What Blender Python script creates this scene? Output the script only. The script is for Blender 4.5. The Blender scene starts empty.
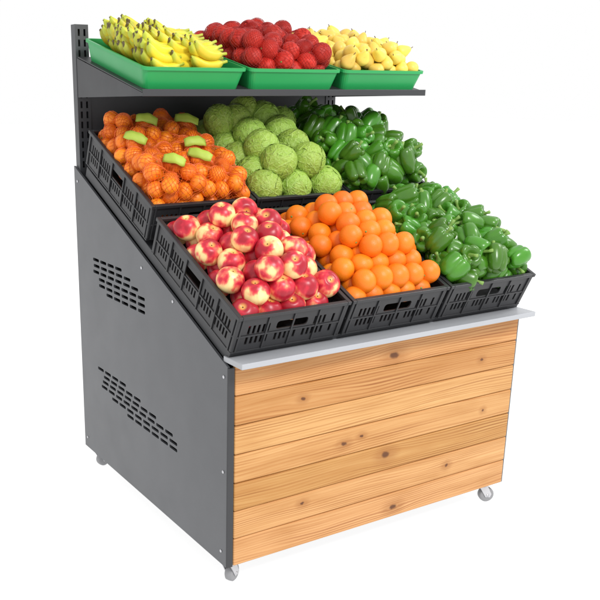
import bpy, bmesh, math, random
import numpy as np
from mathutils import Vector, Matrix, Euler, noise as mnoise
random.seed(7); rng=np.random.default_rng(11)
sc=bpy.context.scene
COL=sc.collection
# ------------------------------------------------------------------ helpers
def newmesh(name,verts,faces,mats=(),smooth=True,mi=None,uvs=None):
    me=bpy.data.meshes.new(name)
    me.from_pydata([tuple(v) for v in verts],[],faces)
    for m in mats: me.materials.append(m)
    if mi is not None:
        for p,i in zip(me.polygons,mi): p.material_index=i
    for p in me.polygons: p.use_smooth=smooth
    if uvs is not None:
        ul=me.uv_layers.new(name='UVMap')
        for l in me.loops: ul.data[l.index].uv=uvs[l.vertex_index]
    me.update()
    return me
def obj(name,me,parent=None,M=None):
    o=bpy.data.objects.new(name,me); COL.objects.link(o)
    if M is not None: o.matrix_world=M
    if parent is not None:
        o.parent=parent
    return o
class MB:
    """mesh builder gathering primitives in one mesh"""
    def __init__(s): s.v=[];s.f=[];s.mi=[];s.sm=[]
    def add(s,v,f,mi=0,sm=False,M=None):
        b=len(s.v)
        for p in v:
            p=Vector(p)
            if M is not None: p=M@p
            s.v.append(tuple(p))
        for q in f:
            s.f.append([b+i for i in q]); s.mi.append(mi); s.sm.append(sm)
    def box(s,a,b,bev=0.0,mi=0,M=None,seg=2):
        bm=bmesh.new(); bmesh.ops.create_cube(bm,size=1)
        c=[(a[i]+b[i])/2 for i in range(3)];d=[abs(b[i]-a[i]) for i in range(3)]
        for v in bm.verts: v.co=Vector((c[0]+v.co.x*d[0],c[1]+v.co.y*d[1],c[2]+v.co.z*d[2]))
        if bev>0:
            bmesh.ops.bevel(bm,geom=list(bm.edges),offset=min(bev,min(d)*.45),segments=seg,profile=.5,affect='EDGES')
        bm.verts.index_update()
        s.add([v.co.copy() for v in bm.verts],[[v.index for v in f.verts] for f in bm.faces],mi,False,M); bm.free()
    def lathe(s,prof,n=24,mi=0,M=None,sm=True):
        v=[];f=[]
        for r,z in prof:
            for i in range(n):
                a=2*math.pi*i/n; v.append((r*math.cos(a),r*math.sin(a),z))
        for j in range(len(prof)-1):
            for i in range(n):
                k=(i+1)%n; f.append([j*n+i,j*n+k,(j+1)*n+k,(j+1)*n+i])
        f.append(list(range(n))[::-1]); f.append([(len(prof)-1)*n+i for i in range(n)])
        s.add(v,f,mi,sm,M)
    def tube(s,pts,rad,n=8,mi=0,M=None,ang=None):
        v=[];f=[]
        pts=[Vector(p) for p in pts]
        up=Vector((0,1,0.01)).normalized()
        for j,p in enumerate(pts):
            t=(pts[min(j+1,len(pts)-1)]-pts[max(j-1,0)]).normalized()
            a=up.cross(t).normalized(); b=t.cross(a)
            for i in range(n):
                w=2*math.pi*i/n; k=1.0 if ang is None else ang(w,j)
                v.append(p+(a*math.cos(w)+b*math.sin(w))*rad[j]*k)
        for j in range(len(pts)-1):
            for i in range(n):
                k=(i+1)%n; f.append([j*n+i,j*n+k,(j+1)*n+k,(j+1)*n+i])
        f.append(list(range(n))[::-1]); f.append([(len(pts)-1)*n+i for i in range(n)])
        s.add(v,f,mi,True,M)
    def mesh(s,name,mats):
        me=newmesh(name,s.v,s.f,mats,False,s.mi)
        for p,sm in zip(me.polygons,s.sm): p.use_smooth=sm
        bm=bmesh.new();bm.from_mesh(me);bmesh.ops.recalc_face_normals(bm,faces=bm.faces);bm.to_mesh(me);bm.free()
        return me
def plate(outer,holes,t):
    """flat plate in XY with real holes, thickness t centred on z=0 -> verts, faces"""
    cu=bpy.data.curves.new('tmp','CURVE'); cu.dimensions='2D'; cu.fill_mode='BOTH'; cu.extrude=t/2
    for L in [outer]+holes:
        sp=cu.splines.new('POLY'); sp.points.add(len(L)-1); sp.use_cyclic_u=True
        for p,q in zip(sp.points,L): p.co=(q[0],q[1],0,1)
    o=bpy.data.objects.new('tmp',cu); COL.objects.link(o)
    dg=bpy.context.evaluated_depsgraph_get(); dg.update()
    me=bpy.data.meshes.new_from_object(o.evaluated_get(dg))
    v=[x.co.copy() for x in me.vertices]; f=[list(p.vertices) for p in me.polygons]
    bpy.data.objects.remove(o); bpy.data.meshes.remove(me)
    return v,f
def slot(x0,x1,y0,y1,r=None):
    if r is None: r=min(x1-x0,y1-y0)*.45
    c=.3*r
    return [(x0+r,y0),(x1-r,y0),(x1-c,y0+c),(x1,y0+r),(x1,y1-r),(x1-c,y1-c),(x1-r,y1),(x0+r,y1),(x0+c,y1-c),(x0,y1-r),(x0,y0+r),(x0+c,y0+c)]
# ------------------------------------------------------------------ node helpers
class NT:
    def __init__(s,name):
        s.m=bpy.data.materials.new(name); s.m.use_nodes=True; s.n=s.m.node_tree.nodes; s.l=s.m.node_tree.links
        s.b=s.n['Principled BSDF']
    def link(s,a,b): s.l.new(a,b)
    def set(s,sock,v):
        if hasattr(v,'is_linked') or isinstance(v,bpy.types.NodeSocket): s.l.new(v,sock)
        else:
            if isinstance(v,(tuple,list)) and len(v)==3 and sock.type=='RGBA': v=tuple(v)+(1,)
            sock.default_value=v
    def math(s,op,a,b=0.0,c=None):
        n=s.n.new('ShaderNodeMath'); n.operation=op; s.set(n.inputs[0],a); s.set(n.inputs[1],b)
        if c is not None: s.set(n.inputs[2],c)
        return n.outputs[0]
    def coord(s,rand=0.0):
        t=s.n.new('ShaderNodeTexCoord').outputs['Object']
        if rand:
            oi=s.n.new('ShaderNodeObjectInfo').outputs['Random']
            k=s.math('MULTIPLY',oi,rand)
            v=s.n.new('ShaderNodeVectorMath'); v.operation='ADD'; s.link(t,v.inputs[0]); s.link(k,v.inputs[1]); return v.outputs[0]
        return t
    def rnd(s): return s.n.new('ShaderNodeObjectInfo').outputs['Random']
    def mapping(s,v,scale=(1,1,1),loc=(0,0,0)):
        n=s.n.new('ShaderNodeMapping'); s.link(v,n.inputs[0]); n.inputs['Scale'].default_value=scale; n.inputs['Location'].default_value=loc; return n.outputs[0]
    def noise(s,v,scale,detail=3,rough=.5,dist=0):
        n=s.n.new('ShaderNodeTexNoise'); s.link(v,n.inputs['Vector']); n.inputs['Scale'].default_value=scale; n.inputs['Detail'].default_value=detail; n.inputs['Roughness'].default_value=rough; n.inputs['Distortion'].default_value=dist
        return n.outputs[0]
    def voro(s,v,scale,feature='F1'):
        n=s.n.new('ShaderNodeTexVoronoi'); n.feature=feature; s.link(v,n.inputs['Vector']); n.inputs['Scale'].default_value=scale; return n.outputs['Distance']
    def sep(s,v):
        n=s.n.new('ShaderNodeSeparateXYZ'); s.link(v,n.inputs[0]); return n.outputs
    def comb(s,x,y,z):
        n=s.n.new('ShaderNodeCombineXYZ')
        for i,a in enumerate((x,y,z)): s.set(n.inputs[i],a)
        return n.outputs[0]
    def ramp(s,f,stops):
        n=s.n.new('ShaderNodeValToRGB'); s.link(f,n.inputs[0]); e=n.color_ramp.elements
        while len(e)<len(stops): e.new(.5)
        for x,(p,c) in zip(e,stops):
            x.position=p; x.color=tuple(c)+(1,) if len(c)==3 else c
        return n.outputs[0]
    def mix(s,f,a,b,mode='MIX'):
        n=s.n.new('ShaderNodeMix'); n.data_type='RGBA'; n.blend_type=mode
        s.set(n.inputs[0],f); s.set(n.inputs[6],a); s.set(n.inputs[7],b); return n.outputs[2]
    def smooth(s,x,a,b):
        n=s.n.new('ShaderNodeMapRange'); n.interpolation_type='SMOOTHSTEP'; s.set(n.inputs[0],x); n.inputs[1].default_value=a; n.inputs[2].default_value=b; return n.outputs[0]
    def hsv(s,col,h=.5,sa=1.,v=1.):
        n=s.n.new('ShaderNodeHueSaturation'); s.set(n.inputs['Hue'],h); s.set(n.inputs['Saturation'],sa); s.set(n.inputs['Value'],v); s.link(col,n.inputs['Color']); return n.outputs[0]
    def bump(s,h,strength=.3,dist=.001):
        n=s.n.new('ShaderNodeBump'); n.inputs['Strength'].default_value=strength; n.inputs['Distance'].default_value=dist; s.link(h,n.inputs['Height']); s.link(n.outputs[0],s.b.inputs['Normal'])
    def out(s,col=None,rough=.5,metal=0.,spec=.5,sss=0,coat=0):
        if col is not None: s.set(s.b.inputs['Base Color'],col)
        s.set(s.b.inputs['Roughness'],rough); s.b.inputs['Metallic'].default_value=metal; s.b.inputs['Specular IOR Level'].default_value=spec
        if sss:
            s.b.inputs['Subsurface Weight'].default_value=sss; s.b.inputs['Subsurface Radius'].default_value=(1,.4,.15); s.b.inputs['Subsurface Scale'].default_value=.006
        if coat: s.b.inputs['Coat Weight'].default_value=coat; s.b.inputs['Coat Roughness'].default_value=.1
        return s.m
# ------------------------------------------------------------------ materials
def paint(name,c,rough,metal=0,sc_=900,b=.08):
    t=NT(name); v=t.coord(); n=t.noise(v,3,4); c2=tuple(x*1.14 for x in c); c1=tuple(x*.88 for x in c)
    t.bump(t.noise(v,sc_,2),b,.0004)
    return t.out(t.mix(n,c1,c2),t.math('MULTIPLY_ADD',t.noise(v,9,4),.16,rough-.08),metal)
M_side=paint('grey_powder_coat',(.082,.085,.092),.36)
M_dark=paint('dark_powder_coat',(.03,.031,.034),.45)
M_up=paint('upright_powder_coat',(.055,.057,.062),.42)
M_ledge=paint('light_grey_steel',(.38,.39,.41),.35,.0)
M_steel=paint('caster_steel',(.58,.58,.60),.32,.6)
M_wheel=paint('caster_rubber',(.27,.27,.28),.5)
M_black=paint('black_crate_plastic',(.020,.020,.022),.42,0,400,.15)
M_tray=paint('green_tray_plastic',(.018,.32,.085),.35)
M_tag=paint('olive_green_tag',(.38,.50,.06),.55)
t=NT('white_floor_added_glow'); t.out(t.mix(t.noise(t.coord(),2,3),(.29,.29,.29),(.31,.31,.31)),.7,0,.1)
t.b.inputs['Emission Color'].default_value=(1,1,1,1); t.b.inputs['Emission Strength'].default_value=.89; M_floor=t.m  # emission added to the floor itself so contact shadows wash out to white
# wood
NP=7; PH=.649/NP; ZB=.086
def wood():
    t=NT('knotty_pine'); v=t.coord(); x,y,z=t.sep(v)
    zi=t.math('DIVIDE',t.math('SUBTRACT',z,ZB),PH); idx=t.math('FLOOR',zi)
    off=t.math('MULTIPLY',idx,3.713)
    xo=t.math('ADD',x,off)
    lp=t.comb(t.math('MULTIPLY',xo,.9),0.0,t.math('MULTIPLY_ADD',z,6.0,off))
    F=t.math('MULTIPLY_ADD',t.math('SUBTRACT',t.noise(lp,1.0,2,.4),.5),.105,z)
    wob=t.math('MULTIPLY',t.math('SUBTRACT',t.noise(t.comb(t.math('MULTIPLY',xo,10),0.0,t.math('MULTIPLY',z,60)),1.0,2),.5),.0016)
    F=t.math('ADD',F,wob)
    knots=[(.62,ZB+PH*6.35,.012),(.26,ZB+PH*5.45,.006),(1.03,ZB+PH*5.5,.006),(.50,ZB+PH*3.6,.005),
           (.61,ZB+PH*2.62,.012),(.90,ZB+PH*1.5,.007),(.66,ZB+PH*.40,.010),(.27,ZB+PH*1.62,.006),(1.06,ZB+PH*3.4,.005),(.43,ZB+PH*3.45,.007)]
    core=None; halo=None
    wx=t.math('MULTIPLY',t.math('SUBTRACT',t.noise(v,45,3),.5),.014)
    for i,(kx,kz,kr) in enumerate(knots):
        dx=t.math('ADD',t.math('SUBTRACT',x,kx),wx); dz=t.math('SUBTRACT',t.math('SUBTRACT',z,kz),wx)
        dx2=t.math('MULTIPLY',dx,dx); dz2=t.math('MULTIPLY',dz,dz)
        s=kr*2.2
        e=t.math('EXPONENT',t.math('MULTIPLY',t.math('ADD',t.math('DIVIDE',dx2,(s*3.2)**2),t.math('DIVIDE',dz2,s**2)),-1.0))
        F=t.math('ADD',F,t.math('MULTIPLY',e,t.math('MULTIPLY',dz,-.66)))
        d=t.math('SQRT',t.math('ADD',t.math('MULTIPLY',dx2,.35+.12*(i%3)),dz2))
        c=t.smooth(d,kr*1.2,kr*.5); h=t.smooth(d,kr*4.5,kr*.8)
        core=c if core is None else t.math('MAXIMUM',core,c); halo=h if halo is None else t.math('MAXIMUM',halo,h)
    ph=t.math('MULTIPLY',F,2*math.pi/.0088)
    rings=t.math('POWER',t.math('MULTIPLY_ADD',t.math('SINE',ph),.5,.5),1.6)
    fib=t.noise(t.comb(t.math('MULTIPLY',xo,5),0.0,t.math('MULTIPLY',F,520)),1.0,3,.65)
    fib2=t.noise(t.comb(t.math('MULTIPLY',xo,1.3),0.0,t.math('MULTIPLY',F,160)),1.0,4,.6)
    big=t.noise(t.comb(t.math('MULTIPLY',xo,1.6),0.0,t.math('MULTIPLY_ADD',F,22,off)),1.0,2)
    g=t.math('ADD',t.math('MULTIPLY',rings,t.math('MULTIPLY_ADD',t.smooth(big,.3,.72),.55,.04)),t.math('MULTIPLY',t.math('SUBTRACT',fib,.5),.7))
    g=t.math('ADD',g,t.math('MULTIPLY',t.math('SUBTRACT',fib2,.38),1.35))
    base=t.ramp(g,[(0.0,(.62,.345,.118)),(.35,(.53,.262,.074)),(.75,(.36,.148,.033)),(1.0,(.22,.078,.016))])
    tone=t.n.new('ShaderNodeTexWhiteNoise'); tone.noise_dimensions='1D'; t.link(t.math('ADD',idx,3.3),tone.inputs['W'])
    tone2=t.n.new('ShaderNodeTexWhiteNoise'); tone2.noise_dimensions='1D'; t.link(t.math('ADD',idx,9.1),tone2.inputs['W'])
    base=t.hsv(base,t.math('MULTIPLY_ADD',tone2.outputs[0],-.012,.504),t.math('MULTIPLY_ADD',tone.outputs[0],-.08,1.03),t.math('MULTIPLY_ADD',tone.outputs[0],.28,.80))
    blot=t.noise(t.comb(t.math('MULTIPLY',xo,3),0.0,t.math('MULTIPLY',z,14)),1.0,3)
    base=t.mix(t.math('MULTIPLY',t.smooth(blot,.40,.8),.6),base,(.40,.165,.037))
    base=t.mix(t.math('MULTIPLY',halo,.5),base,(.31,.115,.026))
    base=t.mix(t.math('MULTIPLY',core,.93),base,t.mix(fib,(.06,.018,.007),(.15,.05,.014)))
    t.bump(t.math('ADD',t.math('MULTIPLY',rings,-.4),fib),.35,.0010)
    return t.out(base,t.math('MULTIPLY_ADD',fib,.2,.40),0,.35)
M_wood=wood()
def produce(name,fn): 
    t=NT(name); fn(t); return t.m
def f_orange(t):
    v=t.coord(9); r=t.rnd()
    c=t.mix(t.noise(v,14,2),(.82,.185,.003),(.88,.25,.010)); c=t.hsv(c,t.math('MULTIPLY_ADD',r,.012,.491),1,t.math('MULTIPLY_ADD',r,.10,.9))
    t.bump(t.voro(v,420),.4,.0007); t.out(c,.42,0,.4,.08)
M_orange=produce('orange_peel',f_orange)
def f_orange2(t):
    v=t.coord(9); r=t.rnd()
    c=t.mix(t.noise(v,14,2),(.82,.19,.005),(.90,.27,.012)); c=t.hsv(c,t.math('MULTIPLY_ADD',r,.014,.492),1,t.math('MULTIPLY_ADD',r,.12,.92))
    t.bump(t.voro(v,420),.35,.0006); t.out(c,.42,0,.4,.06)
M_orange2=produce('mandarin_peel',f_orange2)
def f_peach(t):
    v0=t.coord(); v=t.coord(13); x,y,z=t.sep(v0)
    n=t.noise(v,17,2,.5); n2=t.noise(t.mapping(v,(1,1,.25)),110,3)
    zz=t.math('DIVIDE',z,.044)
    f=t.math('ADD',t.math('MULTIPLY',zz,.46),t.math('ADD',t.math('MULTIPLY',t.math('SUBTRACT',n,.5),3.6),t.math('MULTIPLY',t.math('SUBTRACT',n2,.5),.5)))
    f=t.math('ADD',f,t.math('MULTIPLY_ADD',t.rnd(),.2,.36))
    c=t.ramp(f,[(0.0,(.91,.72,.33)),(.28,(.90,.56,.24)),(.46,(.80,.16,.10)),(.66,(.60,.022,.045)),(1.0,(.36,.008,.022))])
    rr=t.math('SQRT',t.math('ADD',t.math('MULTIPLY',x,x),t.math('MULTIPLY',y,y)))
    top=t.math('MULTIPLY',t.smooth(rr,.015,.003),t.smooth(z,.0,.02))
    c=t.mix(t.math('MULTIPLY',top,.8),c,(.82,.45,.11))
    c=t.mix(t.math('MULTIPLY',t.smooth(rr,.0035,.0015),t.smooth(z,.0,.02)),c,(.08,.035,.01))
    t.out(c,.34,0,.45,.04)
M_peach=produce('peach_skin',f_peach)
def f_pepper(t):
    v=t.coord(5); r=t.rnd()
    c=t.mix(t.noise(v,18,3),(.030,.135,.007),(.074,.245,.016)); c=t.hsv(c,t.math('MULTIPLY_ADD',r,.025,.487),1,t.math('MULTIPLY_ADD',r,.55,.72))
    t.bump(t.math('ADD',t.noise(v,60,2),t.math('MULTIPLY',t.noise(v,260,2),.2)),.18,.001); t.out(c,t.math('MULTIPLY_ADD',t.noise(v,40,2),.14,.20),0,.5,0,.06)
M_pepper=produce('green_pepper_skin',f_pepper)
def f_stem(t): v=t.coord(); t.out(t.mix(t.noise(v,80,2),(.13,.26,.04),(.25,.40,.09)),.55)
M_stem=produce('pepper_stem',f_stem)
def f_cab(t):
    uv=t.n.new('ShaderNodeUVMap').outputs[0]; u,v,_=t.sep(uv); o=t.coord(7)
    nz=t.math('MULTIPLY',t.math('SUBTRACT',t.noise(o,30,3),.5),.16)
    au=t.math('ABSOLUTE',t.math('ADD',t.math('SUBTRACT',u,.5),t.math('MULTIPLY',nz,.3)))
    rib=t.smooth(t.math('ADD',au,t.math('MULTIPLY',v,.02)),.045,.0)
    q=t.math('FRACT',t.math('MULTIPLY',t.math('ADD',t.math('SUBTRACT',v,t.math('MULTIPLY',au,.95)),nz),5.0))
    side=t.smooth(t.math('ABSOLUTE',t.math('SUBTRACT',q,.5)),.22,.0)
    net=t.smooth(t.voro(o,70,'DISTANCE_TO_EDGE'),.25,.0)
    veins=t.math('MAXIMUM',rib,t.math('MAXIMUM',t.math('MULTIPLY',side,.6),t.math('MULTIPLY',net,.25)))
    b=t.mix(t.noise(o,16,4,.6),(.19,.37,.035),(.37,.55,.09)); b=t.hsv(b,t.math('MULTIPLY_ADD',t.rnd(),.02,.485),1,t.math('MULTIPLY_ADD',t.rnd(),.25,.86))
    c=t.mix(t.math('MULTIPLY',veins,.45),b,(.56,.68,.25))
    t.bump(t.math('ADD',t.math('MULTIPLY',veins,.9),t.math('MULTIPLY',t.noise(o,55,3),1.6)),.8,.004); t.out(c,.48,0,.35,.05)
M_cab=produce('cabbage_leaf',f_cab)
def f_ban(t):
    v0=t.coord(); v=t.coord(6); x,y,z=t.sep(v0)
    end=t.math('ABSOLUTE',x)
    c=t.mix(t.noise(v,25,3),(.78,.56,.02),(.86,.67,.05))
    c=t.mix(t.math('MULTIPLY',t.smooth(end,.038,.062),.85),c,(.42,.50,.05))
    c=t.mix(t.smooth(x,-.0655,-.0672),c,(.12,.09,.03))
    sp=t.smooth(t.noise(t.mapping(v,(1,2,2)),120,3),.70,.76)
    c=t.mix(t.math('MULTIPLY',sp,.5),c,(.25,.13,.02))
    c=t.hsv(c,t.math('MULTIPLY_ADD',t.rnd(),.02,.49),1,t.math('MULTIPLY_ADD',t.rnd(),.2,.83))
    t.out(c,.42,0,.4,.05)
M_ban=produce('banana_skin',f_ban)
def f_crown(t): t.out(t.mix(t.noise(t.coord(),90,2),(.42,.42,.07),(.22,.16,.05)),.6)
M_crown=produce('banana_crown',f_crown)
def f_tom(t):
    v=t.coord(8)
    c=t.mix(t.noise(v,16,3),(.44,.010,.007),(.58,.032,.014)); c=t.hsv(c,.5,1,t.math('MULTIPLY_ADD',t.rnd(),.35,.70))
    t.bump(t.noise(v,90,3),.4,.0015); t.out(c,.5,0,.3)
M_tom=produce('red_fruit_skin',f_tom)
def f_pear(t):
    v=t.coord(8); z=t.sep(t.coord())[2]
    c=t.mix(t.noise(v,20,3),(.80,.54,.06),(.90,.68,.15)); c=t.mix(t.math('MULTIPLY',t.smooth(z,.01,.034),.35),c,(.60,.55,.08))
    sp=t.smooth(t.noise(v,230,2),.66,.72); c=t.mix(t.math('MULTIPLY',sp,.4),c,(.4,.25,.06))
    c=t.hsv(c,t.math('MULTIPLY_ADD',t.rnd(),.02,.49),1,t.math('MULTIPLY_ADD',t.rnd(),.2,.82)); t.out(c,.42,0,.4,.05)
M_pear=produce('yellow_pear_skin',f_pear)
def f_brown(t): t.out(t.mix(t.noise(t.coord(),90,2),(.10,.055,.02),(.2,.12,.04)),.7)
M_brown=produce('dry_stem',f_brown)
def f_net(t): t.out(t.mix(t.noise(t.coord(),40,2),(.62,.09,.012),(.78,.17,.02)),.5)
M_net=produce('orange_net',f_net)
def f_net2(t): t.out(t.mix(t.noise(t.coord(),40,2),(.30,.012,.012),(.46,.03,.025)),.5)
M_net2=produce('red_net',f_net2)
# ------------------------------------------------------------------ world, floor, lights, camera
w=bpy.data.worlds.new('World'); sc.world=w; w.use_nodes=True
w.node_tree.nodes['Background'].inputs[0].default_value=(1,1,1,1); w.node_tree.nodes['Background'].inputs[1].default_value=1.0
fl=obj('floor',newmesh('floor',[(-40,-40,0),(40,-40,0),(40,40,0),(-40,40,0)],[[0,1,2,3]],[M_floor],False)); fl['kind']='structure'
def area(name,loc,tgt,size,power):
    L=bpy.data.lights.new(name,'AREA'); L.size=size; L.energy=power; o=bpy.data.objects.new(name,L); COL.objects.link(o); o.location=loc
    o.rotation_euler=(Vector(tgt)-Vector(loc)).to_track_quat('-Z','Y').to_euler(); return o
area('key_light',(.3,-3.0,3.6),(.6,.4,.9),.9,120)
area('rim_light',(3.6,-.8,3.4),(.8,.5,.9),1.0,45)
cam=bpy.data.cameras.new('camera'); co=bpy.data.objects.new('camera',cam); COL.objects.link(co); sc.camera=co
yaw,pit=.526,.283
fw=Vector((math.sin(yaw)*math.cos(pit),math.cos(yaw)*math.cos(pit),-math.sin(pit)))
co.location=(-1.243,-1.989,1.491); co.rotation_euler=fw.to_track_quat('-Z','Y').to_euler()
cam.sensor_width=36; cam.lens=856.9/600*36; cam.shift_x=(300-204)/600; cam.shift_y=(341.9-300)/600; cam.clip_end=200; cam.clip_start=.05
sc.view_settings.view_transform='Standard'; sc.view_settings.look='None'; sc.view_settings.exposure=0
# ------------------------------------------------------------------ stand
W=1.2; D=1.116; H1=.734; H2=1.225; H3=1.728
root=bpy.data.objects.new('display_stand',None); COL.objects.link(root)
root['label']='dark grey metal market stand with pine plank front on casters'; root['category']='market stand'
XYZ_side=lambda x: Matrix(((0,0,1,x),(1,0,0,0),(0,1,0,0),(0,0,0,1)))   # plate x->Y , y->Z
XYZ_front=lambda y: Matrix(((1,0,0,0),(0,0,1,y),(0,1,0,0),(0,0,0,1)))  # plate x->X , y->Z
holes=[]
def rows(spec):
    for z,a,b in spec:
        y=a
        while y+.056<=b+.004:
            holes.append(slot(y,y+.055,z-.0058,z+.0058)); y+=.066
up=[(.893,.71,.965),(.870,.64,.96),(.847,.58,.965),(.824,.53,.97),(.801,.53,.975),(.778,.53,.90),]
lo=[(.468,.70,.96),(.446,.58,.96),(.424,.46,.96),(.402,.34,.96),(.380,.31,.88),(.358,.31,.74)]
rows(up); rows(lo)
outer=[(0,ZB),(D,ZB),(D,H2),(0,H1)]
for k,xc in enumerate((-.006,W+.004)):
    b=MB(); v,f=plate(outer,holes if k==0 else [],.008); b.add(v,f,0,False,XYZ_side(xc))
    if k==0:
        b.box((-.012,-.006,ZB),(.011,.0,H1-.002),.002,1)       # front flange
        for (yy,zz) in ((.02,.70),(.02,.40),(.03,.13),(D-.03,1.17),(D-.03,.13),(.33,.86),(.55,.93)):
            b.lathe([(.0055,0),(.005,.002),(.002,.003)],12,2,Matrix.Translation((-.0102,yy,zz))@Matrix.Rotation(-math.pi/2,4,'Y'))
    obj('side_panel',b.mesh('side_panel',[M_side,M_dark,M_steel]),root)
b=MB()
for i in range(NP):
    z0=ZB+i*PH; b.box((.013,-.006,z0+.0008),(W,.012,z0+PH-.0008),.0055,0,None,3)
b.box((.02,.010,ZB+.004),(W-.01,.016,H1-.005))
obj('front_panel',b.mesh('front_panel',[M_wood]),root)
b=MB(); b.box((-.006,-.070,.744),(W+.004,.03,.761),.002)
obj('ledge',b.mesh('ledge',[M_ledge]),root)
TH=math.radians(24); U=Vector((0,math.cos(TH),math.sin(TH))); N=Vector((0,-math.sin(TH),math.cos(TH)))
def frame(o,u,n): 
    x=Vector((1,0,0)); M=Matrix.Identity(4)
    for i in range(3): M[i][0]=x[i];M[i][1]=u[i];M[i][2]=n[i];M[i][3]=o[i]
    return M
b=MB(); b.box((.0,.02,-.045),(W,1.13,-.006),.002,0,frame(Vector((0,-.02,.775)),U,N)); obj('deck',b.mesh('deck',[M_dark]),root)
UW=.052
b=MB(); b.box((.0,D-.06,ZB),(W,D-.05,1.19)); b.box((UW+.0005,D-.0335,1.191),(W-UW-.0005,D-.030,1.60))
obj('back_panel',b.mesh('back_panel',[M_up]),root)
b=MB(); b.box((.0,.02,ZB),(W,D-.062,ZB+.02)); obj('base_panel',b.mesh('base_panel',[M_dark]),root)
for xu in (0.0,W-UW):
    b=MB(); hs=[slot(xx,xx+.008,zz,zz+.024,.001) for zz in np.arange(1.22,1.70,.036) for xx in (.011,.033)]
    v,f=plate([(0,.1),(UW,.1),(UW,H3),(0,H3)],hs,.002); b.add(v,f,0,False,Matrix.Translation((xu,0,0))@XYZ_front(D-.036))
    b.box((xu,D-.035,.1),(xu+.002,D,H3)); b.box((xu+UW-.002,D-.035,.1),(xu+UW,D,H3)); b.box((xu+.002,D-.003,.1),(xu+UW-.002,D,H3),0,1); b.box((xu+.002,D-.034,H3-.002),(xu+UW-.002,D-.003,H3-.0005))
    obj('upright',b.mesh('upright',[M_up,M_dark]),root)
sh=obj('shelf',None,root)
b=MB(); T13=math.radians(13); US=Vector((0,math.cos(T13),math.sin(T13))); NS=Vector((0,-math.sin(T13),math.cos(T13)))
b.box((0,0,-.004),(W,.535,0),.001,0,frame(Vector((0,.54,1.496)),US,NS)); o=obj('shelf_board',b.mesh('shelf_board',[M_dark]),sh)
b=MB(); b.box((0,.534,1.480),(W,.5385,1.502),.001); obj('shelf_lip',b.mesh('shelf_lip',[M_dark]),sh)
for xs in (.003,W-.003):
    v,f=plate([(.539,1.481),(1.078,1.474),(1.078,1.612),(.539,1.490)],[],.003); b=MB(); b.add(v,f,0,False,XYZ_side(xs)); obj('shelf_bracket',b.mesh('shelf_bracket',[M_dark]),sh)
for (cx,cy,rot) in ((.03,.045,.5),(.03,D-.05,.2),(W-.045,.045,-.4),(W-.045,D-.05,.3)):
    R=Matrix.Translation((cx,cy,0))@Matrix.Rotation(rot,4,'Z')
    b=MB(); b.lathe([(.007,.086),(.007,.072)],10,0,R); b.lathe([(.020,.078),(.022,.071),(.019,.064)],20,0,R)
    for s in (-1,1):
        v,f=plate([(-.018,.068),(.015,.068),(.032,.034),(.027,.021),(.010,.022)],[],.003); b.add(v,f,0,False,R@Matrix(((1,0,0,0),(0,0,1,s*.0160),(0,1,0,0),(0,0,0,1))))
    c=obj('caster',b.mesh('caster',[M_steel]),root)
    b=MB(); b.lathe([(.012,-.0135),(.023,-.0135),(.0280,-.010),(.0290,0),(.0280,.010),(.023,.0135),(.012,.0135)],30,0,R@Matrix.Translation((.017,0,.0290))@Matrix.Rotation(math.pi/2,4,'X'))
    b.lathe([(.006,-.0185),(.006,.0185)],12,1,R@Matrix.Translation((.017,0,.0290))@Matrix.Rotation(math.pi/2,4,'X'))
    obj('wheel',b.mesh('wheel',[M_wheel,M_steel]),c)
# ------------------------------------------------------------------ crates
CW,CL,CH=.396,.54,.13
def wall(Lw,t=.004):
    hs=[]
    hw=.055
    n=int((Lw-.05)/.0165); x0=(Lw-n*.0165)/2
    for i in range(n):
        xa=x0+i*.0165+.004; xm=xa+.0045
        if i%6==5: continue
        hs.append(slot(xa,xa+.0085,.026,.052,.001))
        if abs(xm-Lw/2)>hw+.012: hs.append(slot(xa,xa+.0085,.062,.092,.001))
    hs.append(slot(Lw/2-hw,Lw/2+hw,.066,.094,.008))
    return plate([(0,0),(Lw,0),(Lw,CH-.004),(0,CH-.004)],hs,t)
wl=wall(CL-.02); ws=wall(CW-.02)
def make_crate(M):
    r=bpy.data.objects.new('crate',None); COL.objects.link(r); r.matrix_world=M
    I=.008; parts=[]
    for k in range(4):
        b=MB()
        if k<2:
            xx=I if k==0 else CW-I
            b.add(*wl,0,False,Matrix(((0,0,1,xx),(1,0,0,.01),(0,1,0,0),(0,0,0,1))))
            so=-1 if k==0 else 1
            for yy in np.linspace(.02,CL-.02,6): b.box((xx+so*.002,yy-.003,.004),(xx+so*.0065,yy+.003,CH-.012),.001)
            b.box((xx+so*.002,.012,.054),(xx+so*.005,CL-.012,.060),.001)
        else:
            yy=I if k==2 else CL-I
            b.add(*ws,0,False,Matrix(((1,0,0,.01),(0,0,1,yy),(0,1,0,0),(0,0,0,1))))
            so=-1 if k==2 else 1
            for xx in np.linspace(.02,CW-.02,5): b.box((xx-.003,yy+so*.002,.004),(xx+.003,yy+so*.0065,CH-.012),.001)
            b.box((.012,yy+so*.002,.054),(CW-.012,yy+so*.005,.060),.001)
        parts.append(('side_wall',b.mesh('side_wall',[M_black])))
    b=MB()
    b.box((0,0,CH-.012),(.014,CL,CH),.002);b.box((CW-.014,0,CH-.012),(CW,CL,CH),.002)
    b.box((.014,0,CH-.012),(CW-.014,.014,CH),.002);b.box((.014,CL-.014,CH-.012),(CW-.014,CL,CH),.002)
    parts.append(('rim',b.mesh('crate_rim',[M_black])))
    b=MB(); b.box((.004,.004,0),(CW-.004,CL-.004,.005),.001)
    for a in (.004,CW-.016):
        for c in (.004,CL-.016): b.box((a,c,.005),(a+.012,c+.012,CH-.012),.003)
    parts.append(('base',b.mesh('crate_base',[M_black])))
    return r,parts
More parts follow.
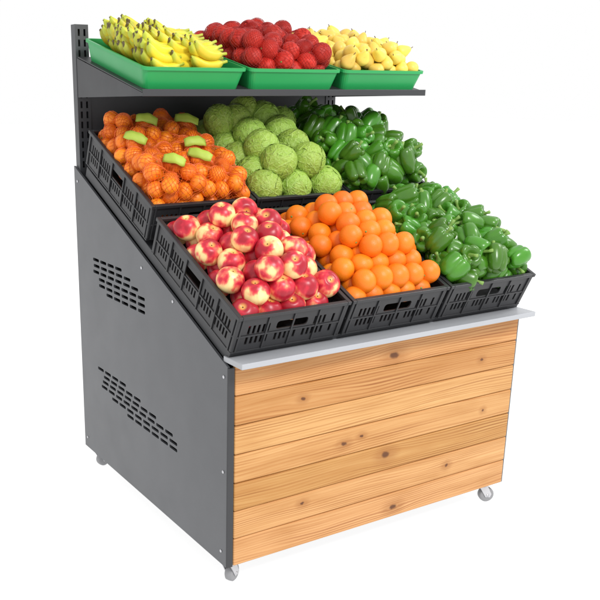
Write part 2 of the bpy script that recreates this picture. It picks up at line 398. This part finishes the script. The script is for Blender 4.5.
crateM={}; CP=.402; X0=-.018
proto=None
desc={(0,0):'red and cream peaches',(1,0):'loose oranges',(2,0):'green bell peppers',(0,1):'netted oranges',(1,1):'pale green cabbages',(2,1):'green bell peppers'}
for row in (0,1):
    for i in range(3):
        o0=Vector((X0+i*CP,-.02,.777)) if row==0 else Vector((X0+i*CP,.502,1.026))
        M=frame(o0,U,N); crateM[(i,row)]=M
        if proto is None:
            r,parts=make_crate(M); proto=parts
        else:
            r=bpy.data.objects.new('crate',None); COL.objects.link(r); r.matrix_world=M
        for nm,me in proto: obj(nm,me,r)
        r['label']='black slatted plastic crate filled with '+desc[(i,row)]; r['category']='crate'; r['group']='black crates on the sloping stand'
# ------------------------------------------------------------------ trays
def make_tray(TW,TL,THt):
    fl_=.016; b=MB()
    def ring(w0,z,r=.02,n=5):
        pts=[]
        for cx,cy,a0 in ((TW-w0-r,w0+r,-90),(TW-w0-r,TL-w0-r,0),(w0+r,TL-w0-r,90),(w0+r,w0+r,180)):
            for k in range(n):
                a=math.radians(a0+90*k/(n-1)); pts.append((cx+r*math.cos(a),cy+r*math.sin(a),z))
        return pts
    rings=[ring(fl_,0),ring(.004,THt-.012),ring(.004,THt-.010),ring(-.002,THt-.010),ring(-.002,THt),ring(.006,THt),ring(fl_+.003,.004)]
    v=[p for r in rings for p in r]; n=len(rings[0]); f=[]
    for j in range(len(rings)-1):
        for i in range(n): k=(i+1)%n; f.append([j*n+i,j*n+k,(j+1)*n+k,(j+1)*n+i])
    f.append(list(range(n))[::-1]); f.append([(len(rings)-1)*n+i for i in range(n)])
    b.add(v,f)
    return b.mesh('tray',[M_tray])
TW,TL,TZ=.385,.48,.072
tme=make_tray(TW,TL,TZ); trayM=[]
for i,s in enumerate(('ripe yellow bananas','netted red fruit','pale yellow pears')):
    M=frame(Vector((.006+i*.4,.552,1.4985)),US,NS); trayM.append(M)
    o=obj('tray',tme,None,M); o['label']='green plastic tray on the shelf holding '+s; o['category']='tray'; o['group']='green trays on the top shelf'
# ------------------------------------------------------------------ produce meshes
def sphere_mesh(name,fn,mats,n=28,m=18,extra=None):
    v=[];f=[]
    for j in range(1,m):
        ph=math.pi*j/m
        for i in range(n):
            a=2*math.pi*i/n; v.append(fn(a,ph))
    top=len(v); v.append(fn(0,0)); bot=len(v); v.append(fn(0,math.pi))
    for j in range(m-2):
        for i in range(n):
            k=(i+1)%n; f.append([j*n+i,(j+1)*n+i,(j+1)*n+k,j*n+k])
    for i in range(n):
        k=(i+1)%n; f.append([top,i,k]); f.append([bot,(m-2)*n+k,(m-2)*n+i])
    b=MB(); b.add(v,f,0,True)
    if extra: extra(b)
    return b.mesh(name,mats)
def o_fn(R,sq,seed,amp=0,fr=1):
    def fn(a,ph):
        d=Vector((math.sin(ph)*math.cos(a),math.sin(ph)*math.sin(a),math.cos(ph)))
        r=R*(1+.02*mnoise.noise(d*1.6+Vector((seed,0,0))))
        if amp: r*=1+amp*mnoise.noise(d*fr+Vector((seed,1,0)))
        dip=.05*R*math.exp(-(ph/.22)**2)
        return (d.x*r,d.y*r,d.z*r*sq-dip)
    return fn
RO=.0385
def star(R,m=1):
    def ex(b): b.lathe([(.0032,R*.915),(.0034,R*.945),(.001,R*.955)],7,m)
    return ex
orange_me=[sphere_mesh('orange',o_fn(RO,.95+.03*k,k*5.),[M_orange,M_stem],extra=star(RO)) for k in range(3)]
RM=.0285
mand_me=[sphere_mesh('mandarin',o_fn(RM,.9+.04*k,k*7.),[M_orange2,M_stem],extra=star(RM*.95)) for k in range(2)]
RP=.0425
def peach_fn(seed):
    def fn(a,ph):
        d=Vector((math.sin(ph)*math.cos(a),math.sin(ph)*math.sin(a),math.cos(ph)))
        r=RP*(1+.025*mnoise.noise(d*1.4+Vector((seed,3,0))))
        r*=1+.02*math.sin(ph)
        dip=.24*RP*math.exp(-(ph/.30)**2)+.08*RP*math.exp(-((math.pi-ph)/.25)**2)*-1
        g=1-.05*math.exp(-(math.sin(a/2)/.13)**2)*math.sin(ph)**.5*(1 if ph<2.6 else 0)
        return (d.x*r*g,d.y*r*g,d.z*r*.94-dip)
    return fn
peach_me=[sphere_mesh('peach',peach_fn(k*9.),[M_peach],36,24) for k in range(4)]
def pepper_mesh(k):
    rs=np.random.default_rng(k); lob=4 if k%3 else 3; RR=.0415; HL=.034+.006*rs.random()
    prof=[(0,.56),(.12,.56),(.26,.66),(.44,.88),(.60,1.0),(.78,1.02),(.92,.88),(1.0,.66),(1.02,.38),(1.02,.1),(1.0,-.15),(.96,-.4),(.89,-.64),(.78,-.84),(.60,-.97),(.40,-1.0),(.18,-.90),(0,-.80)]
    n=48; v=[];f=[]; tw=.45*(rs.random()-.5); bend=.16*(rs.random()-.5)
    am=1+.24*(rs.random(8)-.5)
    for r,z in prof:
        for i in range(n):
            a=2*math.pi*i/n; c=abs(math.cos(a*lob/2)); L=c**.55; dep=.22
            ds=(1-dep+dep*L) if r>.2 else 1
            li=int((a*lob/(2*math.pi)+.5))%lob
            zz=z*HL+ (0.16*HL*L*(1 if z>.6 else 0) - .18*HL*L*(1 if z<-.7 else 0))*(r>.2)
            rr=r*RR*ds*(1+(am[li]-1)*L)*(1+.05*mnoise.noise(Vector((math.cos(a)*1.5,math.sin(a)*1.5,z*1.3+k*5))))
            v.append((rr*math.cos(a+tw*z)+bend*RR*z*z,rr*math.sin(a+tw*z),zz))
    for j in range(len(prof)-1):
        for i in range(n): q=(i+1)%n; f.append([j*n+i,(j+1)*n+i,(j+1)*n+q,j*n+q])
    b=MB(); b.add(v,f,0,True)
    bx=.008*(rs.random()+.3)
    b.tube([(0,0,.52*HL),(0,0,.72*HL),(bx*.3,0,1.02*HL),(bx,0,1.35*HL),(bx*2,0,1.7*HL)],[.015,.009,.0056,.0050,.0066],8,1)
    me=b.mesh('bell_pepper',[M_pepper,M_stem]); return me
pepper_me=[pepper_mesh(k) for k in range(7)]
RC=.063
def cabbage_mesh(k):
    rs=np.random.default_rng(50+k); V=[];F=[];UV=[]
    def patch(axis,spin,ext,R0,fl,n=24):
        q=Vector((0,0,1)).rotation_difference(axis).to_matrix()@Matrix.Rotation(spin,3,'Z')
        b=len(V); s=rs.random()*50
        for j in range(n):
            for i in range(n):
                u=i/(n-1)*2-1; v=j/(n-1)*2-1
                x=u*math.sqrt(max(0,1-v*v/2)); y=v*math.sqrt(max(0,1-u*u/2)); rr=math.sqrt(x*x+y*y)
                wob=1+.16*mnoise.noise(Vector((x*2.8+s,y*2.8,0)))
                ang=ext*rr*wob; az=math.atan2(y,x)
                d=Vector((math.sin(ang)*math.cos(az),math.sin(ang)*math.sin(az),math.cos(ang)))
                ruf=.030*mnoise.noise(Vector((x*5+s,y*5,1)))*rr
                rad=R0*(1+fl*rr**5+ruf)+.0016*math.exp(-(x/.05)**2)*(1-.5*rr)
                rad+=.0024*mnoise.noise(d*7+Vector((s,0,0)))
                V.append(q@(d*rad)); UV.append((x*.5+.5,y*.5+.5))
        for j in range(n-1):
            for i in range(n-1): F.append([b+j*n+i,b+j*n+i+1,b+(j+1)*n+i+1,b+(j+1)*n+i])
    patch(Vector((0,0,1)),0,math.pi*.98,RC*.965,0,26)
    for i in range(7):
        a=2*math.pi*i*.382+rs.random()*.3; el=math.radians(72-i*18)
        ax=Vector((math.cos(a)*math.cos(el),math.sin(a)*math.cos(el),math.sin(el)))
        patch(ax,a+math.pi/2 if i else rs.random()*6,math.radians(68+8*rs.random()),RC*(.975+.005*i),.028)
    me=newmesh('cabbage',V,F,[M_cab],True,None,UV); return me
cab_me=[cabbage_mesh(k) for k in range(4)]
def banana_mesh(k):
    b=MB(); n=17; pts=[];rad=[]; L=.124+.005*k; cur=.022+.004*k
    for j in range(n):
        s=-1+2*j/(n-1); pts.append((s*L/2,0,cur*(s*s)-.3*cur))
        r=.0195*(1-abs(s)**3.6)**.55 if abs(s)<1 else 0
        rad.append(max(r,.0055 if s<0 else .005))
    pts=[(pts[0][0]-.004,0,pts[0][2]+.002)]+pts+[(pts[-1][0]+.014,0,pts[-1][2]+.007)]; rad=[.0045]+rad+[.0048]
    b.tube(pts,rad,15,0,None,lambda w,j:1+.045*math.cos(5*w))
    return b.mesh('banana',[M_ban])
ban_me=[banana_mesh(k) for k in range(3)]
RT=.034
tom_me=[sphere_mesh('red_fruit',o_fn(RT,.90+.05*k,k*4.+2,.09,2.6),[M_tom,M_stem],30,20,extra=star(RT)) for k in range(3)]
RPe=.026
def pear_fn(k):
    def fn(a,ph):
        d=Vector((math.sin(ph)*math.cos(a),math.sin(ph)*math.sin(a),math.cos(ph)))
        t_=max(0,math.cos(ph)); z=d.z*RPe*(1.0+.42*t_**1.5); w=RPe*(1-.30*t_**1.3*(1-.35*t_))
        nz=1+.03*mnoise.noise(d*1.5+Vector((k*3.,0,0)))
        return (d.x*w*nz+.003*t_*t_*k,d.y*w*nz,z*nz-.004)
    return fn
def pear_stem(b): b.tube([(0,0,.028),(.001,0,.035),(.003,0,.040)],[.0018,.0013,.0018],6,1)
pear_me=[sphere_mesh('pear',pear_fn(k),[M_pear,M_brown],24,18,extra=pear_stem) for k in range(2)]
# ------------------------------------------------------------------ packing
def pack(n,r,x0,x1,y0,y1,z0,top,drop,rim,K=700,tight=.93,seed=1,marg=.004,over=0.0,pw=4):
    """drop spheres one by one at the lowest free spot; heap stays under a domed cap, clear of walls below the rim"""
    rg=np.random.default_rng(seed); P=np.zeros((0,3)); R2=2*r*tight
    cx,cy=(x0+x1)/2,(y0+y1)/2; hx,hy=(x1-x0)/2,(y1-y0)/2
    fails=0
    while len(P)<n and fails<30:
        c=np.column_stack([rg.uniform(x0+r-over,x1-r+over,K),rg.uniform(y0+r-over,y1-r+over,K)])
        if len(P):
            d2=((c[:,None,:]-P[None,:,:2])**2).sum(2); h=np.where(d2<R2*R2,P[None,:,2]+np.sqrt(np.maximum(R2*R2-d2,0)),z0+r); z=np.maximum(h.max(1),z0+r)
        else: z=np.full(K,z0+r)
        ex=np.abs(c[:,0]-cx)/hx; ey=np.abs(c[:,1]-cy)/hy
        cap=top-drop*(ex**pw+ey**pw)
        bad=z>cap
        low=z<rim-.006
        bad|=low&((c[:,0]<x0+r+marg)|(c[:,0]>x1-r-marg)|(c[:,1]<y0+r+marg)|(c[:,1]>y1-r-marg))
        cost=z+.008*(ex**2+ey**2)+bad*10
        i=int(np.argmin(cost))
        if bad[i]: fails+=1; continue
        P=np.vstack([P,[c[i,0],c[i,1],z[i]]])
    return P
def rowpack(r,x0,x1,y0,y1,zs,nl,nx,seed,jit,dome,lift=.87):
    """nl close-packed layers of staggered rows, bowed into a gentle dome"""
    rg=np.random.default_rng(seed); out=[]
    p=(x1-x0-2*r)/(nx-.5); py=max(p*.866,r*1.62)
    ny=int(round((y1-y0-2*r)/py)); py=(y1-y0-2*r)/ny
    dz=math.sqrt(max((2*r*.95)**2-(p*p/4+py*py/9),(r)**2))*lift
    cx,cy=(x0+x1)/2,(y0+y1)/2; hx,hy=(x1-x0)/2,(y1-y0)/2
    for l in range(nl):
        sx=(0,.5)[l%2]*p; sy=l*py/3
        for j in range(-1,ny+2):
            y=y0+r+sy+j*py
            if y<y0+r-.004 or y>y1-r+.006: continue
            for i in range(-1,nx+1):
                x=x0+r+sx+(i+(.5 if j%2 else 0))*p
                if x<x0+r-.005 or x>x1-r+.005: continue
                ex=abs(x-cx)/hx; ey=abs(y-cy)/hy
                if l==2 and (ex>.52 or ey>.66): continue
                z=zs+l*dz+dome*(1-ex**2)*(1-ey**2)-(.008*(ex**2+ey**2) if l else 0)
                xx=x+rg.uniform(-jit,jit); yy=y+rg.uniform(-jit,jit)
                if l==0: xx=min(max(xx,x0+r*1.05),x1-r*1.05); yy=min(max(yy,y0+r*1.07),y1-r*1.05)
                out.append((xx,yy,z+rg.uniform(-jit,jit)))
    return np.array(out)
def rrot(rg,mode,M):
    if mode=='any': return Euler((rg.uniform(0,6.28),rg.uniform(0,6.28),rg.uniform(0,6.28))).to_matrix().to_4x4()
    if mode=='up':
        az=rg.uniform(0,6.28); tl=abs(rg.normal(0,.75))
        return Matrix.Rotation(az,4,'Z')@Matrix.Rotation(tl,4,'Y')@Matrix.Rotation(rg.uniform(0,6.28),4,'Z')
    if mode=='face':   # stems up, leaning a little to the front
        return Matrix.Rotation(rg.normal(.12,.30),4,'X')@Matrix.Rotation(rg.normal(-.1,.30),4,'Y')@Matrix.Rotation(rg.uniform(0,6.28),4,'Z')
    if mode=='side':
        az=rg.uniform(0,6.28); tl=rg.uniform(.4,1.5)
        return Matrix.Rotation(az,4,'Z')@Matrix.Rotation(tl,4,'Y')@Matrix.Rotation(rg.uniform(0,6.28),4,'Z')
def place(P,meshes,M,name,label,cat,group,mode,seed,sc0=.97,sc1=1.05):
    rg=np.random.default_rng(seed); out=[]
    for p in P:
        me=meshes[int(rg.integers(len(meshes)))]
        s=rg.uniform(sc0,sc1); R=rrot(rg,mode,M)
        o=obj(name,me,None,M@Matrix.Translation(Vector(p))@R@Matrix.Scale(s,4))
        o['label']=label; o['category']=cat; o['group']=group; out.append(o)
    return out
a0,a1,b0,b1=.010,CW-.010,.010,CL-.010
def vis(P,cut): return P[P[:,2]>cut]
PG='green bell peppers in the crates'
P=rowpack(RP,a0,a1,b0,b1,.098,3,4,31,.0025,.014); place(P,peach_me,crateM[(0,0)],'peach','ripe red and cream peach heaped in a black crate','peach','peaches in the black crate','face',1,.96,1.02)
P=rowpack(RO,a0,a1,b0,b1,.098,3,5,32,.0045,.016); place(P,orange_me,crateM[(1,0)],'orange','bright loose orange heaped in a black crate','orange','loose oranges in the black crate','any',2,.95,1.03)
P=pack(300,.036,a0,a1,b0,b1,.005,.203,.020,CH,seed=5,over=.001,marg=.012,tight=.87); place(vis(P,.095),pepper_me,crateM[(2,0)],'bell_pepper','glossy green bell pepper heaped in a black crate','bell pepper',PG,'side',3,.92,1.06)
P=pack(300,.036,a0,a1,b0,b1,.005,.232,.022,CH,seed=6,over=.006,marg=.012,tight=.87); place(vis(P,.095),pepper_me,crateM[(2,1)],'bell_pepper','glossy green bell pepper heaped in a black crate','bell pepper',PG,'side',4,.92,1.08)
rg=np.random.default_rng(12); L=[]
for j in range(5):
    for xx in (.073,.198,.323): L.append((xx,.070+.100*j,.130))
for j in range(4):
    for xx in ((.135,.262) if j%2==0 else (.125,.255)): L.append((xx,.118+.101*j,.198+.005*j))
L+=[(.07,.43,.205),(.19,.468,.225),(.33,.42,.205)]
P=np.array(L)+rg.uniform(-.006,.006,(len(L),3)); place(P,cab_me,crateM[(1,1)],'cabbage','round pale green cabbage heaped in a black crate','cabbage','cabbages in the black crate','up',5,.95,1.05)
# nets
def net_mesh(Q,c,RR,mat,n=32,m=28):
    V=[];F=[]
    for j in range(m+1):
        ph=math.pi*(.02+.96*j/m)
        for i in range(n):
            a=2*math.pi*(i+.5*(j%2))/n
            d=np.array([math.sin(ph)*math.cos(a),math.sin(ph)*math.sin(a),math.cos(ph)])
            best=.02
            for q in Q:
                w_=q-c; tca=w_@d; d2=w_@w_-tca*tca; R=RR+.003
                if tca>0 or w_@w_<R*R:
                    if d2<R*R: best=max(best,tca+math.sqrt(R*R-d2))
                    else:
                        g=math.sqrt(d2)-R
                        if g<.02: best=max(best,tca*.985-g*.6)
            V.append(d*best)
    V=np.array(V)
    G=V.reshape(m+1,n,3); G2=G.copy()
    for j in range(1,m):
        G2[j]=.6*G[j]+.1*(np.roll(G[j],1,0)+np.roll(G[j],-1,0)+G[j-1]+G[j+1])
    V=G2.reshape(-1,3)
    for j in range(m-1):
        for i in range(n):
            l=(i-1)%n if j%2==0 else i; r_=i if j%2==0 else (i+1)%n
            F.append([j*n+i,(j+1)*n+l,(j+2)*n+i,(j+1)*n+r_])
    return newmesh('net_bag',V,F,[mat],False)
def bags(P,C,M,RR,mat,thick,lab_,cat,grp,tag,seed,n=32,m=28):
    rg=np.random.default_rng(seed); C=np.array(C); k=len(C)
    for _ in range(8):
        lab=((P[:,None,:]-C[None])**2).sum(2).argmin(1)
        C=np.array([P[lab==q].mean(0) if (lab==q).any() else C[q] for q in range(k)])
    for q in range(k):
        Q=P[lab==q]
        if len(Q)<3: continue
        c=Q.mean(0); me=net_mesh(Q,c,RR,mat,n,m)
        o=obj('net_bag',me,None,M@Matrix.Translation(Vector(c)))
        wm=o.modifiers.new('wire','WIREFRAME'); wm.thickness=thick; wm.use_even_offset=False
        o['label']=lab_; o['category']=cat; o['group']=grp
        if not tag: continue
        # tag sits on the highest fruit nearest the middle of its bag
        sc_=Q[:,2]-.25*np.sqrt(((Q[:,:2]-c[:2])**2).sum(1)); top=Q[sc_.argmax()]-c
        L=rg.uniform(.070,.088); ang=rg.uniform(-.9,-.05); nn=11; bow=rg.uniform(.009,.016); tw=rg.uniform(-.5,.5)
        RT_=Matrix.Rotation(ang,3,'Z')@Matrix.Rotation(rg.uniform(.05,.30),3,'X')
        v=[];f=[]
        prof=[(-.028,-.020),(-.021,-.012),(-.012,-.0055),(-.001,.0),(.009,-.010)]
        for j in range(nn):
            s=j/(nn-1)-.5
            R_=Matrix.Rotation(tw*s,3,'X')
            for e,(py,pz) in enumerate(prof):
                kk=1-.22*abs(2*s)**3
                p=R_@Vector((0,py*kk,pz*kk)); p+=Vector((s*L,0,bow*(1-4*s*s)+.0015*math.sin(s*13+e+q)))
                v.append(RT_@p+Vector(top)+Vector((0,-.004,RR+.005)))
        ne=len(prof)
        for j in range(nn-1):
            for e in range(ne-1): f.append([j*ne+e,(j+1)*ne+e,(j+1)*ne+e+1,j*ne+e+1])
        me=newmesh('tag',v,f,[M_tag],True); tg=obj('tag',me,o); sm=tg.modifiers.new('s','SOLIDIFY'); sm.thickness=.0005
P=pack(400,RM,a0,a1,b0,b1,.005,.208,.020,CH,seed=9,over=.003,tight=.91,marg=.001); P=P[P[:,2]>.075]
place(P,mand_me,crateM[(0,1)],'orange','small orange inside a net bag','orange','netted oranges in the black crate','any',6,.98,1.06)
bags(P,[[.10,.10,.12],[.29,.10,.12],[.10,.27,.15],[.29,.27,.16],[.10,.43,.16],[.29,.43,.16]],crateM[(0,1)],RM,M_net,.0019,'orange net bag of small oranges with olive-green tag','net bag','net bags of oranges in the black crate',True,2,40,34)
# trays
tx0,tx1,ty0,ty1=.006,TW-.006,.006,TL-.006
P=vis(pack(260,RT,tx0,tx1,ty0,ty1,.004,.160,.034,TZ,seed=21,marg=.010,over=.002,tight=.88),.05); place(P,tom_me,trayM[1],'red_fruit','red round fruit in a red net bag','red fruit','netted red fruit in the green tray','any',7)
bags(P,[[.10,.09,.09],[.28,.09,.09],[.10,.24,.10],[.28,.24,.10],[.10,.39,.09],[.28,.39,.09]],trayM[1],RT,M_net2,.0013,'red net bag of round red fruit in a green tray','net bag','red net bags in the green tray',False,3,48,42)
P=pack(260,.027,tx0,tx1,ty0,ty1,.004,.142,.026,TZ,seed=22,marg=.014,over=.0,tight=.90); place(vis(P,.058),pear_me,trayM[2],'pear','small pale yellow pear heaped in a green tray','pear','yellow pears in the green tray','side',8,.95,1.1)
# banana hands: short fans of fingers joined at a crown, overlapping
rg=np.random.default_rng(31)
def bunch(x,y,z,yaw,pitch,nf):
    M=trayM[0]@Matrix.Translation((x,y,z))@Matrix.Rotation(yaw,4,'Z')@Matrix.Rotation(pitch,4,'Y')
    b=MB(); b.box((-.008,-.020,-.007),(.010,.020,.008),.006); 
    cr=obj('banana_bunch',b.mesh('banana_crown',[M_crown]),None,M)
    cr['label']='small bunch of ripe yellow bananas in a green tray'; cr['category']='bananas'; cr['group']='banana bunches in the green tray'
    for i in range(nf):
        k=i-(nf-1)/2; me=ban_me[int(rg.integers(3))]; s=rg.uniform(.92,1.02)
        A=Matrix.Rotation(-k*.12+rg.uniform(-.04,.04),4,'Z'); Lh=.076
        Mb=Matrix.Translation((0,k*.014,0))@A@Matrix.Translation((-Lh*s,k*.011,-.006-.003*k*k))@Matrix.Rotation(rg.uniform(-.06,.10),4,'Y')@Matrix.Rotation(-k*.22,4,'X')@Matrix.Scale(s,4)
        o=bpy.data.objects.new('banana',me); COL.objects.link(o); o.parent=cr; o.matrix_local=Mb
for layer,(z,xs,ny,ins) in enumerate(((.068,(.155,.240,.330),4,.095),(.092,(.152,.235,.322),4,.102),(.114,(.155,.230,.305),4,.12))):
    for ix,x in enumerate(xs):
        for iy in range(ny):
            y=ins+(iy+(.3 if ix%2 else 0))/(ny-.7)*(TL-2*ins)
            front=(iy==0)
            bunch(x+rg.uniform(-.006,.006),min(y,TL-.085),z+rg.uniform(-.004,.004)+.003*ix,rg.uniform(-.10,.12) if front else rg.uniform(-.30,.25),rg.uniform(.08,.34),4 if front or rg.random()<.7 else 3)
